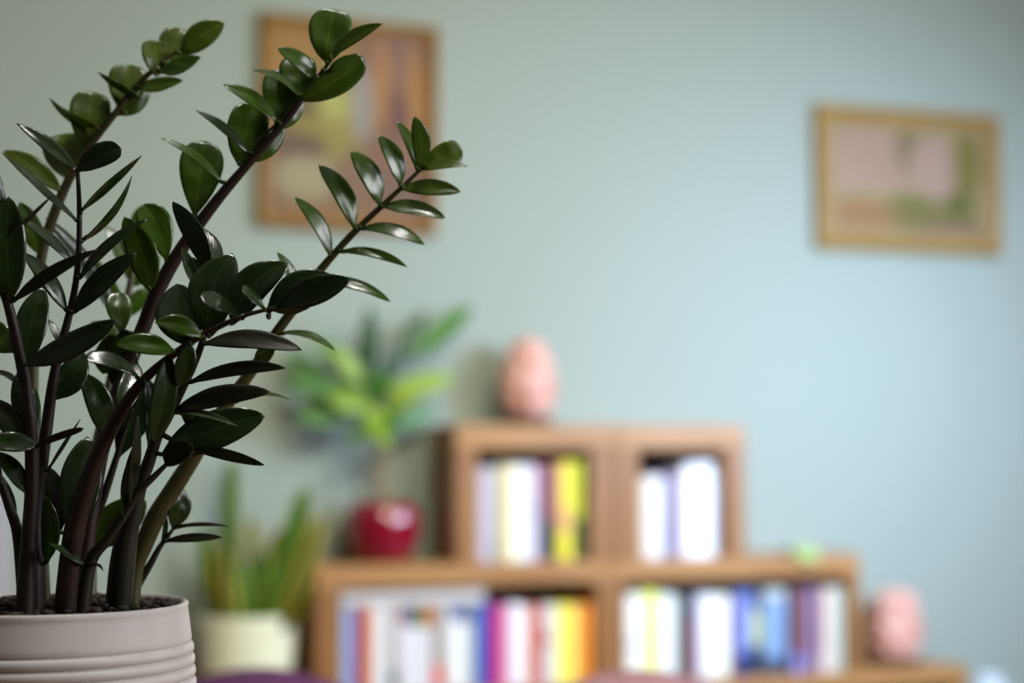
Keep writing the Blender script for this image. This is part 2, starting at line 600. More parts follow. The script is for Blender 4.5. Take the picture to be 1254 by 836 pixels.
LL = [
    (418.5, 425, 0, (194, 198, 216), 'pale blue-grey book at the far left of the lower left box', []),
    (425, 437, 0, (140, 156, 218), 'cornflower blue book near the left of the lower left box', [(741, 748, (64, 86, 150), 'darker blue top of the spine')]),
    (437, 444, 0, (156, 58, 62), 'dark crimson book beside the cornflower blue one', []),
    (444, 450, 0, (206, 92, 44), 'rust orange book under the lying grey book', []),
    (450, 457, 0, (234, 156, 126), 'salmon book beside the rust orange one under the lying grey book', []),
    (457, 468, 0, (244, 240, 240), 'white book right of the salmon one under the lying grey book', []),
    (468, 478, 0, (226, 226, 228), 'off-white book left of the beige-grey one in the lower left box', []),
    (478, 490, 0, (190, 180, 174), 'beige-grey book with a dark foot in the lower left box', [(822, 842, (70, 86, 78), 'dark green-grey foot of the spine')]),
    (490, 500, 0, (238, 232, 240), 'white book with a dusty pink top in the lower left box', [(741, 764, (190, 146, 164), 'dusty pink top of the spine')]),
    (500, 510, 0, (240, 240, 246), 'white book with a slate blue top in the lower left box', [(741, CAP, (52, 82, 116), 'slate blue top of the spine')]),
    (510, 517, 0, (238, 240, 244), 'white book with a teal green top in the lower left box', [(741, CAP, (0, 126, 108), 'teal green top of the spine')]),
    (517, 522, 0, (240, 240, 240), 'thin white book with a yellow top in the lower left box', [(741, CAP, (232, 204, 56), 'yellow top of the spine')]),
    (522, 532, 0, (236, 226, 236), 'white book with a red-orange top in the lower left box', [(741, CAP, (206, 104, 84), 'red-orange top of the spine')]),
    (532, 538, 0, (136, 146, 126), 'thin sage book with a red foot in the lower left box', [(815, 842, (228, 68, 50), 'red foot of the spine')]),
    (538, 546, 0, (206, 188, 184), 'pinkish grey book with a coral foot in the lower left box', [(815, 842, (236, 106, 88), 'coral foot of the spine')]),
    (546, 553, 0, (222, 220, 212), 'thin light grey book right of the coral-footed one', []),
    (553, 572, 0, (246, 246, 248), 'thick white book with a dark blue top in the lower left box', [(741, 760, (82, 92, 164), 'dark blue top of the spine')]),
    (572, 582, 0, (208, 212, 202), 'pale grey book with a grey-green top in the lower left box', [(741, 764, (134, 140, 128), 'grey-green top of the spine')]),
    (582, 591, 0, (98, 118, 200), 'periwinkle blue book under the right end of the lying grey book', []),
    (591, 602, 0, (38, 84, 184), 'deep blue book beside the magenta one', []),
    (603, 618, 735, (204, 38, 112), 'magenta book right of the lying grey book', []),
    (618, 625, 735, (242, 172, 214), 'pink book beside the magenta one', []),
    (625, 636, 732, (246, 240, 250), 'tall lilac-white book right of the pink one', []),
    (636, 648, 735, (250, 250, 250), 'white book between the lilac-white and salmon ones in the lower left box', []),
    (648, 656, 735, (238, 152, 132), 'salmon pink book beside the rust red one', []),
    (656, 664.5, 735, (208, 88, 58), 'rust red book near the right of the lower left box', []),
    (665, 676, 734, (220, 214, 224), 'grey-white book with a brown mark on its spine in the lower left box', [(776, 789, (170, 110, 110), 'brownish mark on the spine')]),
    (676, 686, 734, (248, 242, 210), 'cream book left of the yellow one in the lower left box', []),
    (686, 697, 733, (252, 236, 54), 'strong yellow book near the right end of the lower left box', []),
    (697, 706, 734, (250, 240, 128), 'light yellow book between the strong yellow and amber ones', []),
    (706, 714, 733, (255, 192, 88), 'amber book beside the orange one', []),
    (714, 727, 733, (244, 140, 42), 'orange book at the right end of the lower left box', []),
]
LR = [
    (767, 777, 721, (244, 242, 230), 'cream-white book at the left end of the lower right box', [(782, 796, (206, 208, 212), 'pale grey mark on the spine')]),
    (777, 789, 721, (250, 250, 250), 'white book left of the pale yellow one in the lower right box', []),
    (789, 810, 717, (246, 250, 146), 'pale yellow book with a vivid yellow top in the lower right box', [(717, 728, (232, 232, 28), 'vivid yellow top of the spine')]),
    (810, 826, 721, (250, 250, 250), 'thick white book right of the pale yellow one in the lower right box', []),
    (826, 834, 722, (196, 200, 184), 'grey-beige book right of the thick white one in the lower right box', []),
    (834, 841, 719, (88, 98, 112), 'thin slate grey book in the lower right box', []),
    (841, 854, 719, (112, 50, 52), 'maroon book with a dark slate top in the lower right box', [(719, 757, (62, 70, 82), 'dark slate top of the spine')]),
    (854, 861, 720, (218, 206, 228), 'lavender book right of the maroon one', []),
    (861, 876, 721, (250, 250, 252), 'white book between the lavender and ivory ones', []),
    (876, 895, 722, (248, 248, 230), 'thick ivory book in the middle of the lower right box', []),
    (895.5, 901, 721, (166, 114, 104), 'thin pinkish brown book right of the ivory one', []),
    (901, 920, 717, (114, 130, 200), 'thick periwinkle book with a navy foot in the lower right box', [(803, 832, (44, 58, 112), 'navy foot of the spine')]),
    (920, 929, 718, (216, 216, 196), 'cream book with a dark foot beside the periwinkle one', [(718, 744, (96, 108, 156), 'blue top of the spine'), (790, 832, (52, 56, 74), 'dark foot of the spine')]),
    (929, 936, 719, (54, 58, 62), 'thin charcoal book with a lime middle in the lower right box', [(752, 790, (164, 186, 36), 'lime middle of the spine')]),
    (938, 966, 715, (134, 160, 198), 'thick blue-grey book with a pale top in the lower right box', [(715, 732, (200, 202, 190), 'pale top of the spine'), (806, 832, (56, 70, 92), 'dark foot of the spine')]),
    (966.5, 973, 716, (46, 48, 62), 'thin dark navy book right of the thick blue-grey one', []),
    (973, 984, 714, (138, 98, 108), 'mauve-brown book with a lilac foot in the lower right box', [(800, 832, (152, 150, 224), 'lilac foot of the spine')]),
    (984, 995, 714, (118, 76, 86), 'dark mauve book right of the mauve-brown one', []),
    (995, 1000, 713, (172, 162, 218), 'thin lilac-blue book in the right third of the lower right box', []),
    (1000, 1005, 714, (68, 80, 80), 'very thin green-black book in the right third of the lower right box', []),
    (1005, 1013, 713, (194, 142, 148), 'dusty rose book with a pale foot near the right of the lower right box', [(800, 832, (222, 196, 200), 'pale pink foot of the spine')]),
    (1013, 1021, 713, (242, 226, 192), 'cream book beside the dusty rose one', []),
    (1021, 1028, 713, (204, 204, 220), 'grey-lilac book second from the right in the lower right box', []),
    (1028, 1036, 713, (184, 198, 172), 'sage green book at the right end of the lower right box', []),
]
ZFLAT = Z(510, 741)
for data, zb, grp, ref in ((UL, Z2 + .001, 'books in the upper left box', 640), (UR, Z2 + .001, 'books in the upper right box', 640),
                           (LL, Z3 + .001, 'books in the lower left box', 770), (LR, Z3 + .001, 'books in the lower right box', 770)):
    for (a, c, ty, rgb, label, bands) in data:
        pc = (a + c) / 2
        zt = ZFLAT if ty == 0 else Z(pc, ty + 7)
        bl = [(Z(pc, q2), Z(pc, q1), col, what) for (q1, q2, col, what) in bands]
        book(X(a, ref), X(c, ref), zb, zt, rgb, label, grp, bl, depth=random.uniform(.112, .128), yoff=random.uniform(.004, .010))

# the big book lying across the left half of the lower left row
xa, xb = X(418.5, 735), X(597, 735)
t = thing('book', 'large pale grey book lying flat across the tops of the other books', 'book', ((xa + xb) / 2, YS + .004, ZFLAT + .0006), 'books in the lower left box')
hw = (xb - xa) / 2
th = Z(510, 724.5) - ZFLAT
bm = bmesh.new()
box(bm, -hw, hw, 0, .13, 0, .0028)
box(bm, -hw, hw, 0, .13, th - .0028, th)
box(bm, -hw, -hw + .003, 0, .13, .0029, th - .0029)
link_mesh('cover', bm, book_mat((190, 182, 190)), t)
link_mesh('pages', box_bm(-hw + .0035, hw - .004, .002, .126, .003, th - .003), simple('grey_pages', (206, 200, 198), .8, .08, 300), t)

# ================================================================== PINK ROCKS
m, nt, b = mat_base('pink_rock')
tc = nt.nodes.new('ShaderNodeTexCoord')
n1 = nt.nodes.new('ShaderNodeTexNoise')
n1.inputs['Scale'].default_value = 22
n1.inputs['Detail'].default_value = 6
nt.links.new(tc.outputs['Object'], n1.inputs['Vector'])
r1 = nt.nodes.new('ShaderNodeValToRGB')
r1.color_ramp.elements[0].position = 0.32
r1.color_ramp.elements[1].position = 0.68
r1.color_ramp.elements[0].color = lin((198, 126, 108))
r1.color_ramp.elements[1].color = lin((234, 188, 172))
nt.links.new(n1.outputs['Fac'], r1.inputs['Fac'])
nt.links.new(r1.outputs['Color'], b.inputs['Base Color'])
b.inputs['Roughness'].default_value = 0.45
b.inputs['Subsurface Weight'].default_value = 0.12
b.inputs['Subsurface Radius'].default_value = (0.02, 0.008, 0.006)
bp = nt.nodes.new('ShaderNodeBump')
bp.inputs['Strength'].default_value = 0.5
bp.inputs['Distance'].default_value = 0.004
nt.links.new(n1.outputs['Fac'], bp.inputs['Height'])
nt.links.new(bp.outputs['Normal'], b.inputs['Normal'])
ROCK = m
DARKWOOD = wood('dark_wood_base', (72, 40, 28), (98, 58, 40), 'X', 0.4)


def rock(label, px, base_py, top_py, width_px, y, seed, flat_top=False):
    p = on_y(px, base_py, y)
    d = (p - CAM).dot(fwd)
    s = d / F
    w = width_px * s
    h = (base_py - top_py) * s
    return p, w, h


def make_rock(label, loc, w, h, seed, power, grp, basew=0.72):
    t = thing('salt_lamp', label, 'rock lamp', loc, grp)
    bh = 0.016
    link_mesh('wooden_base', lathe_bm([(0, 0), (w * basew * .5, 0), (w * basew * .5 + .003, .003), (w * basew * .5 + .003, bh - .003), (w * basew * .5, bh), (0, bh)], 40), DARKWOOD, t, True)
    bm = bmesh.new()
    bmesh.ops.create_icosphere(bm, subdivisions=5, radius=1.0)
    hh = h - bh
    for v in bm.verts:
        q = v.co.normalized()
        # blunt cone: wide low down, narrowing upward
        zz = q.z
        f = 1.0 - power * max(0, zz + 0.1) ** 1.3
        k = Vector((q.x * 2.1 + seed, q.y * 2.1, q.z * 2.1))
        dists, _ = noise.voronoi(k * 1.05)
        rr = 1.0 + 0.10 * noise.noise(k * 0.9) + 0.26 * (dists[1] - dists[0]) - 0.16 + 0.03 * noise.noise(k * 3.5)
        sq = 1.0 / max(abs(q.z), math.sqrt(q.x ** 2 + q.y ** 2)) ** (.5 if power > .2 else .85)
        v.co = Vector((q.x * f * rr * sq * w * .5, q.y * f * rr * sq * w * .42, q.z * (0.94 + .06 * rr) * sq ** .6 * hh * .5))
    zmin = min(v.co.z for v in bm.verts)
    zmax = max(v.co.z for v in bm.verts)
    for v in bm.verts:
        v.co.z = bh + .0006 + max(0.0, (v.co.z - zmin) / (zmax - zmin) * hh * 1.05 - hh * .05)
    link_mesh('rock', bm, ROCK, t, True)
    return t


yr = YS + DEPTH * 0.50
p, w, h = rock('', 646, 516, 408, 76, yr, 1)
make_rock('tall pink rock lamp standing on the upper left bookshelf box', (p.x, yr, Z1 + .0006), w, h, 3.3, 0.30, 'pink rock lamps')
p, w, h = rock('', 1096, 809, 717, 72, yr, 2)
make_rock('short blunt pink rock lamp standing at the low right end of the bookcase', (p.x, yr, Z3 + .0006), w, h, 9.1, 0.16, 'pink rock lamps', .8)

# small pale green folded cloth hanging over the front edge of the lower right box
pc = on_y(988, 676, YS)
t_cl = bmesh.new()
wd = 0.036
prof = [(.09, .0010), (.06, .005), (.025, .012), (0.0, .009), (-.0050, .003), (-.0062, -.006), (-.0060, -.016)]
prev = None
for th_off in (0,):
    rows_t, rows_b = [], []
    for k, (yy, zz) in enumerate(prof):
        a = wd * (0.55 + 0.35 * min(1, k / 4.0)) if k < 5 else wd * (0.9 - 0.25 * (k - 4))
        skew = 0.006 * math.sin(k * 1.3)
        n_ = 9
        rows_t.append([t_cl.verts.new((-a + 2 * a * j / (n_ - 1) + skew, yy - (0.0012 if k >= 4 else 0), zz + (.0022 if k < 4 else 0) + .0006 * math.sin(j * 1.9 + k) + (.004 * (j / 8.0) if k in (1, 2) else 0))) for j in range(n_)])
        rows_b.append([t_cl.verts.new((-a + 2 * a * j / (n_ - 1) + skew, yy + (0.0006 if k >= 4 else 0), zz - (0.0003 if k < 4 else 0))) for j in range(n_)])
    for k in range(len(prof) - 1):
        for j in range(8):
            t_cl.faces.new((rows_t[k][j], rows_t[k][j + 1], rows_t[k + 1][j + 1], rows_t[k + 1][j]))
            t_cl.faces.new((rows_b[k][j], rows_b[k + 1][j], rows_b[k + 1][j + 1], rows_b[k][j + 1]))
        for j in (0, 8):
            t_cl.faces.new((rows_t[k][j], rows_t[k + 1][j], rows_b[k + 1][j], rows_b[k][j]))
    for k in (0, len(prof) - 1):
        for j in range(8):
            t_cl.faces.new((rows_t[k][j], rows_b[k][j], rows_b[k][j + 1], rows_t[k][j + 1]))
bmesh.ops.recalc_face_normals(t_cl, faces=t_cl.faces)
cl = link_mesh('folded_cloth', t_cl, simple('pale_green_cloth', (164, 184, 112), .8, .12, 120), None, True)
cl.location = (pc.x, YS, Z2 + .0006)
cl['label'] = 'small pale green cloth folded over the front edge of the lower right box'
cl['category'] = 'cloth'

# ================================================================== PICTURES ON THE WALL
GOLD = wood('gilded_frame', (142, 106, 34), (166, 130, 54), 'X', 0.4)
BRONZE = wood('brown_gilded_frame', (134, 94, 34), (162, 120, 48), 'X', 0.4)


def picture(label, corners, bars, mat_frame, art_mat, mount_mat=None, mount=0.0, tilt=0.0):
    P = [on_y(x, y, YW - .016) for (x, y) in corners]      # TL TR BR BL
    c = sum(P, Vector()) / 4
    w = ((P[1] - P[0]).length + (P[2] - P[3]).length) / 2
    h = ((P[3] - P[0]).length + (P[2] - P[1]).length) / 2
    vx = (P[1] - P[0] + P[2] - P[3])
    vz = (P[0] - P[3] + P[1] - P[2])
    ang = (math.atan2(vx.z, vx.x) + math.atan2(-vz.x, vz.z)) / 2
    t = thing('picture', label, 'picture', (c.x, YW - .0012, c.z), None, (0, 0, 0))
    t.rotation_euler = (0, -ang, 0)
    hw, hh = w / 2, h / 2
    f = bars
    # moulded, mitred frame: one ring profile swept round
    prof = [(0.0, 0.0), (0.0, -.016), (f * .18, -.022), (f * .45, -.024), (f * .7, -.017), (f * .9, -.015), (f, -.011), (f, -.004)]
    bm = bmesh.new()
    rings = []
    for (i, d) in prof:
        rings.append([bm.verts.new((sx * (hw - i), d, sz * (hh - i))) for sx, sz in ((-1, 1), (1, 1), (1, -1), (-1, -1))])
    for a, q in zip(rings, rings[1:] + rings[:1]):
        for k in range(4):
            j = (k + 1) % 4
            bm.faces.new((a[k], a[j], q[j], q[k]))
    bmesh.ops.recalc_face_normals(bm, faces=bm.faces)
    link_mesh('frame', bm, mat_frame, t)
    iw, ih = hw - f + .002, hh - f + .002
    if mount_mat is not None:
        bm = bmesh.new()
        for (x0_, x1_, z0_, z1_) in ((-iw, iw, ih - mount, ih), (-iw, iw, -ih, -ih + mount), (-iw, -iw + mount, -ih + mount, ih - mount), (iw - mount, iw, -ih + mount, ih - mount)):
            box(bm, x0_, x1_, -.0085, -.0062, z0_, z1_)
        link_mesh('mount', bm, mount_mat, t)
        iw, ih = iw - mount + .002, ih - mount + .002
    bm = bmesh.new()
    uvl = bm.loops.layers.uv.new('leaf')
    box(bm, -iw, iw, -.0058, -.002, -ih, ih)
    for fc in bm.faces:
        for lp in fc.loops:
            lp[uvl].uv = ((lp.vert.co.x + iw) / (2 * iw), (lp.vert.co.z + ih) / (2 * ih))
    link_mesh('painting', bm, art_mat, t)
    bm = bmesh.new()
    tube_bm([(-.004, -.002, hh + .001, .0012), (-.003, -.002, hh + .006, .0012), (.003, -.002, hh + .006, .0012), (.004, -.002, hh + .001, .0012)], 8, bm)
    link_mesh('hanging_loop', bm, simple('brass_loop', (150, 120, 60), .35, .05, 40), t)
    return t


art1 = painting_mat('warm_abstract_painting', (150, 92, 50), [
    (.18, .82, .22, .22, (196, 124, 44)), (.42, .86, .16, .2, (176, 118, 40)), (.80, .86, .24, .16, (158, 98, 84)),
    (.36, .55, .24, .26, (178, 144, 44)), (.24, .66, .12, .14, (120, 92, 30)), (.40, .62, .10, .10, (214, 190, 96)),
    (.58, .62, .07, .20, (186, 160, 158)), (.70, .72, .05, .26, (212, 128, 62)), (.92, .66, .07, .28, (206, 124, 50)),
    (.80, .50, .07, .20, (118, 52, 48)), (.76, .34, .14, .14, (150, 86, 56)), (.20, .38, .16, .08, (112, 66, 32)),
    (.24, .22, .20, .12, (194, 160, 122)), (.52, .22, .12, .12, (150, 96, 62)), (.82, .14, .20, .14, (134, 80, 56)), (.45, .05, .5, .05, (160, 96, 40)),
], 0.09, .77)
picture('tall brown-framed abstract painting in orange and yellow behind the plant', [(321, 18), (541, 30), (532, 288), (314, 277)], 0.021, BRONZE, art1)
art2 = painting_mat('pink_and_olive_painting', (196, 158, 112), [
    (.26, .66, .34, .36, (216, 154, 130)), (.30, .34, .30, .10, (206, 164, 116)), (.50, .82, .08, .26, (156, 124, 78)),
    (.68, .64, .17, .32, (220, 160, 142)), (.90, .70, .10, .36, (146, 122, 34)), (.52, .20, .24, .18, (144, 120, 34)),
    (.84, .28, .12, .16, (122, 106, 16)), (.18, .16, .24, .20, (190, 124, 58)), (.80, .06, .26, .08, (158, 112, 76)),
], 0.09, .76)
picture('small gold-framed landscape-shaped painting in pink and olive with a pale mount', [(998, 126), (1225, 143), (1226, 313), (1003, 305)], 0.024, GOLD, art2,
        simple('beige_mount', (150, 124, 84), .8, .12, 25), .024)

LAMP = Vector((.45, 1.05, 2.5))       # the lamp above the nearest plant


# ================================================================== LEAF HELPERS FOR PLANTS
def grow(parent, mat, B, T, width, phi, shape='e', bend=.06, fold=.16, curve=0.0, stalk=None, thick=.0006, name='leaf'):
    a = (T - B).normalized()
    v = (CAM - (B + T) * .5).normalized()
    s = a.cross(v).normalized()
    img_x, img_y = s.dot(right), s.dot(up)
    if (abs(img_y) > 0.35 and img_y < 0) or (abs(img_y) <= 0.35 and img_x < 0):
        s = -s
    ph = math.radians(phi if phi < 900 else 0)
    v2 = a.cross(s).normalized()
    if v2.dot(v) < 0:
        v2 = -v2
    nrm = v2 * math.cos(ph) + s * math.sin(ph)
    if phi > 900:                      # the blade lies open to the lamp overhead
        h = (v + (LAMP - (B + T) * .5).normalized()).normalized()
        nrm = (h - a * h.dot(a)).normalized()
        if nrm.dot(s) * s.z < 0:
            s = -s
        width = width / max(.35, abs(nrm.dot(v)))
    bm = leaf_bm(B, T, nrm, width, bend, fold, shape, s * curve if curve else None, stalk=stalk, thick=thick)
    return link_mesh(name, bm, mat, parent)


# ================================================================== RED POT AND ITS PLANT
yp = YS + DEPTH * .5
pp = on_y(468, 684, yp)
dp = (pp - CAM).dot(fwd)
s = dp / F
t = thing('potted_plant', 'bushy plant on a thin trunk in a glossy crimson pot', 'potted plant', (pp.x, yp, Z2 + .0006))
R = 47 * s
H = 73 * s
prof = [(0, 0), (R * .62, 0), (R * .70, H * .02), (R * .86, H * .22), (R * .97, H * .45), (R, H * .64), (R * .96, H * .84), (R * .86, H * .95), (R * .80, H), (R * .75, H * .985), (R * .74, H * .9), (R * .7, H * .86), (0, H * .86)]
pot = link_mesh('pot', lathe_bm(prof, 64), simple('crimson_glaze', (136, 8, 40), .12, .06, 12, .6, 0, .8), t, True)
link_mesh('soil', lathe_bm([(0, H * .865), (R * .4, H * .90), (R * .69, H * .87)], 40), simple('dark_soil', (46, 34, 26), .95, .4, 200), t, True)
origin = Vector((pp.x, yp, Z2 + .0006))
DRY = simple('tan_trunk', (150, 124, 86), .7, .2, 90)
tp = []
for (x, y, r) in ((469, 628, 4.5), (470, 605, 4.2), (467, 580, 4), (470, 556, 4), (468, 536, 3.4), (466, 515, 2.6), (462, 480, 1.8), (463, 460, 1.0)):
    q = on_y(x, y, yp) - origin
    tp.append((q.x, q.y, q.z, r * s))
link_mesh('trunk', tube_bm(catmull(tp, 4), 10), DRY, t, True)
GD = leaf_mat('deep_green_leaf', (20, 58, 28), (32, 80, 36), .08, .45, .05)
GM = leaf_mat('mid_green_leaf', (54, 108, 32), (76, 130, 40), .10, .45, .05)
GL = leaf_mat('lime_leaf', (116, 148, 28), (146, 168, 38), .12, .45, .05)
bush = [
    (452, 458, 452, 376, 21, GD, -.02), (485, 452, 520, 380, 22, GD, 0), (503, 440, 579, 370, 24, GM, .01), (474, 478, 559, 461, 26, GL, -.03),
    (470, 502, 512, 484, 20, GL, -.05), (468, 535, 453, 500, 30, GL, -.06), (440, 460, 385, 414, 24, GM, 0), (430, 482, 350, 466, 22, GM, -.02),
    (430, 512, 362, 509, 22, GM, -.01), (482, 524, 537, 498, 20, GM, .02), (400, 455, 346, 438, 18, GM, .03), (445, 470, 410, 425, 24, GL, -.04),
    (460, 480, 440, 430, 22, GD, .03), (470, 485, 478, 432, 20, GD, .03), (455, 500, 405, 486, 26, GL, -.05), (448, 505, 420, 470, 24, GM, -.02),
    (478, 490, 536, 470, 20, GM, .03), (462, 520, 492, 512, 22, GM, -.05), (458, 510, 430, 540, 18, GM, -.05), (455, 490, 470, 455, 22, GM, -.05),
    (440, 495, 372, 492, 20, GL, .02), (462, 525, 478, 545, 18, GL, -.05),
]
trunk_top = [Vector(q[:3]) for q in catmull(tp, 4)]
for (bx, by, tx, ty, w_, mm, dt) in bush:
    B = on_y(bx, by, yp + dt * .4) - origin
    T = on_y(tx, ty, min(yp + dt, YW - .012)) - origin
    st = min((q for q in trunk_top if q.z <= B.z + .01 and q.z > .12 * 1), key=lambda q: (q - B).length, default=trunk_top[-1])
    # work in world space for the facing, then store relative to the plant
    a = (T - B)
    o = grow(t, mm, B + origin, T + origin, w_ * s / .9, random.uniform(-10, 35), 'e', .10, .12, 0, st + origin)
    o.matrix_parent_inverse = Matrix.Translation(-origin)

# ================================================================== SNAKE PLANT IN A CREAM POT
ysn = YS + DEPTH * .46
pp = on_y(303, 836, ysn)
pp = Vector((on_y(303, 800, ysn).x, ysn, Z3 + .0006))
s = (pp - CAM).dot(fwd) / F
t = thing('snake_plant', 'sword-leaved plant with yellow leaf edges in a plain cream pot', 'potted plant', pp)
ztop = on_y(303, 753, ysn).z - pp.z
R = 62.5 * s
prof = [(0, 0), (R * .80, 0), (R * .83, .003), (R * .93, ztop * .5), (R * .985, ztop * .92), (R, ztop * .955), (R, ztop - .002), (R * .985, ztop), (R * .93, ztop), (R * .91, ztop - .004), (R * .89, ztop - .02), (0, ztop - .02)]
# the bookcase is shallow, so the pot is an oval trough that fits it
bm = lathe_bm(prof, 64)
ky = min(1.0, (DEPTH * .5 - .004) / R)
for v in bm.verts:
    v.co.y *= ky
link_mesh('pot', bm, simple('cream_glaze', (240, 238, 206), .35, .03, 30, .5), t, True)
bm = lathe_bm([(0, ztop - .017), (R * .6, ztop - .013), (R * .885, ztop - .016)], 40)
for v in bm.verts:
    v.co.y *= ky
link_mesh('soil', bm, MATS['dark_soil'], t, True)


def sans_mat(name, mid, dark, edge):
    m, nt, b = mat_base(name)
    uv = nt.nodes.new('ShaderNodeUVMap')
    uv.uv_map = 'leaf'
    sep = nt.nodes.new('ShaderNodeSeparateXYZ')
    nt.links.new(uv.outputs['UV'], sep.inputs['Vector'])
    k = nt.nodes.new('ShaderNodeMath'); k.operation = 'SUBTRACT'; k.inputs[1].default_value = .5
    nt.links.new(sep.outputs['X'], k.inputs[0])
    k2 = nt.nodes.new('ShaderNodeMath'); k2.operation = 'ABSOLUTE'
    nt.links.new(k.outputs[0], k2.inputs[0])
    mr = nt.nodes.new('ShaderNodeMapRange')
    mr.inputs['From Min'].default_value = .27
    mr.inputs['From Max'].default_value = .31
    nt.links.new(k2.outputs[0], mr.inputs['Value'])
    mp = nt.nodes.new('ShaderNodeMapping')
    mp.inputs['Scale'].default_value = (2, 14, 1)
    nt.links.new(uv.outputs['UV'], mp.inputs['Vector'])
    n = nt.nodes.new('ShaderNodeTexNoise')
    n.inputs['Scale'].default_value = 2
    n.inputs['Detail'].default_value = 3
    nt.links.new(mp.outputs['Vector'], n.inputs['Vector'])
    r = nt.nodes.new('ShaderNodeValToRGB')
    r.color_ramp.elements[0].position = .4
    r.color_ramp.elements[1].position = .6
    r.color_ramp.elements[0].color = lin(dark)
    r.color_ramp.elements[1].color = lin(mid)
    nt.links.new(n.outputs['Fac'], r.inputs['Fac'])
    mx = nt.nodes.new('ShaderNodeMix'); mx.data_type = 'RGBA'
    nt.links.new(mr.outputs[0], mx.inputs[0])
    nt.links.new(r.outputs['Color'], mx.inputs[6])
    mx.inputs[7].default_value = lin(edge)
    nt.links.new(mx.outputs[2], b.inputs['Base Color'])
    b.inputs['Roughness'].default_value = .38
    return m


SN = sans_mat('yellow_edged_leaf', (44, 82, 28), (18, 42, 16), (176, 154, 34))
SN2 = sans_mat('green_sword_leaf', (62, 116, 38), (28, 64, 22), (128, 146, 46))
snake = [  # base px x, tip x, tip y, width px, depth shift, material
    (280, 282, 560, 24, .02, SN2), (330, 374, 596, 28, -.075, SN2), (346, 394, 632, 26, -.085, SN), (264, 247, 645, 20, 0, SN2),
    (310, 308, 634, 28, .02, SN), (326, 344, 648, 28, -.03, SN), (300, 297, 690, 20, -.045, SN2), (342, 366, 690, 22, -.06, SN), (350, 380, 722, 18, -.085, SN),
    (272, 268, 668, 22, -.03, SN), (316, 326, 676, 22, -.05, SN2), (286, 280, 706, 18, -.05, SN),
]
for (bx, tx, ty, w_, dy, mm) in snake:
    B = on_y(bx, 752, ysn + dy * .7)
    B.z = pp.z + ztop - .024
    T = on_y(tx, ty, min(ysn + dy + (.02 if dy > 0 else -.01), YW - .015))
    o = grow(t, mm, B, T, w_ * s, random.uniform(-22, 22), 'b', .05, .22, 0, None, .0022)
    o.matrix_parent_inverse = Matrix.Translation(-pp)

# ================================================================== THINGS AT THE FRAME'S LOWER EDGES
# two purple chairs with rounded backs stand between the plant and the bookshelf
PURPLE = simple('purple_fabric', (90, 50, 92), .8, .25, 60, .2, .4)
MAUVE = simple('dusty_mauve_fabric', (158, 118, 130), .85, .12, 60, .2, .4)
DARKLEG = wood('dark_chair_leg', (60, 40, 28), (84, 56, 38), 'Z', .4)


def chair(label, apex_px, apex_py, d, width, mat, turn):
    ap = at(apex_px, apex_py, d)
    t = thing('chair', label, 'chair', (ap.x, ap.y, 0), 'purple chairs before the bookshelf', (0, 0, -YAW + turn))
    top, seat_z = ap.z, .46
    hw = width / 2
    # padded back: an arched outline, thick in the middle, bowed round the sitter
    bm = bmesh.new()
    N, M_ = 40, 10
    prev = {}
    for sgn in (-1, 1):
        for i in range(N + 1):
            for j in range(M_ + 1):
                a_ = math.pi * i / N
                k = j / M_
                ox = -hw * math.cos(a_) * (1.0)
                arch = top - (hw * (1 - math.sin(a_)) * .92)
                x_ = ox
                z_ = seat_z + .03 + (arch - seat_z - .03) * k
                e = (1 - (2 * i / N - 1) ** 6) * (1 - (2 * k - 1) ** 6)
                y_ = sgn * .028 * max(0, e) ** .5 - .30 * (x_ * x_) + .10 * (k - .5) * -1
                key = (sgn if e > 1e-9 else 0, i, j)
                if key not in prev:
                    prev[key] = bm.verts.new((x_, -y_ - .05, z_))
    for sgn in (-1, 1):
        for i in range(N):
            for j in range(M_):
                vs = [prev.get((sgn, a_, b_)) or prev[(0, a_, b_)] for (a_, b_) in ((i, j), (i + 1, j), (i + 1, j + 1), (i, j + 1))]
                bm.faces.new(vs)
    bmesh.ops.recalc_face_normals(bm, faces=bm.faces)
    link_mesh('backrest', bm, mat, t, True)
    bm = bmesh.new()
    rings = []
    for (f_, z_) in ((.0, seat_z - .07), (.9, seat_z - .07), (1.0, seat_z - .05), (1.0, seat_z - .01), (.95, seat_z + .012), (.7, seat_z + .024), (0, seat_z + .028)):
        if f_ == 0:
            rings.append([bm.verts.new((0, .17, z_))])
        else:
            rings.append([bm.verts.new((hw * f_ * math.copysign(abs(math.cos(q)) ** .6, math.cos(q)), .17 + .21 * f_ * math.copysign(abs(math.sin(q)) ** .6, math.sin(q)), z_)) for q in [2 * math.pi * v / 48 for v in range(48)]])
    for r1_, r2_ in zip(rings, rings[1:]):
        for k in range(48):
            j = (k + 1) % 48
            if len(r1_) == 1:
                bm.faces.new((r1_[0], r2_[j], r2_[k]))
            elif len(r2_) == 1:
                bm.faces.new((r1_[k], r1_[j], r2_[0]))
            else:
                bm.faces.new((r1_[k], r1_[j], r2_[j], r2_[k]))
    bmesh.ops.recalc_face_normals(bm, faces=bm.faces)
    link_mesh('seat', bm, mat, t, True)
    for sx in (-1, 1):
        for sy in (-1, 1):
            link_mesh('leg', tube_bm([(sx * hw * .72, .17 + sy * .14, seat_z - .068, .017), (sx * hw * .88, .17 + sy * .18, .0005, .011)], 14), DARKLEG, t, True)
    return t


chair('purple chair whose rounded back shows just below the cream pot', 322, 817, 2.35, .46, PURPLE, math.radians(-8))
chair('dusty mauve chair whose rounded back shows just below the lower shelves', 778, 819, 2.40, .40, MAUVE, math.radians(6))

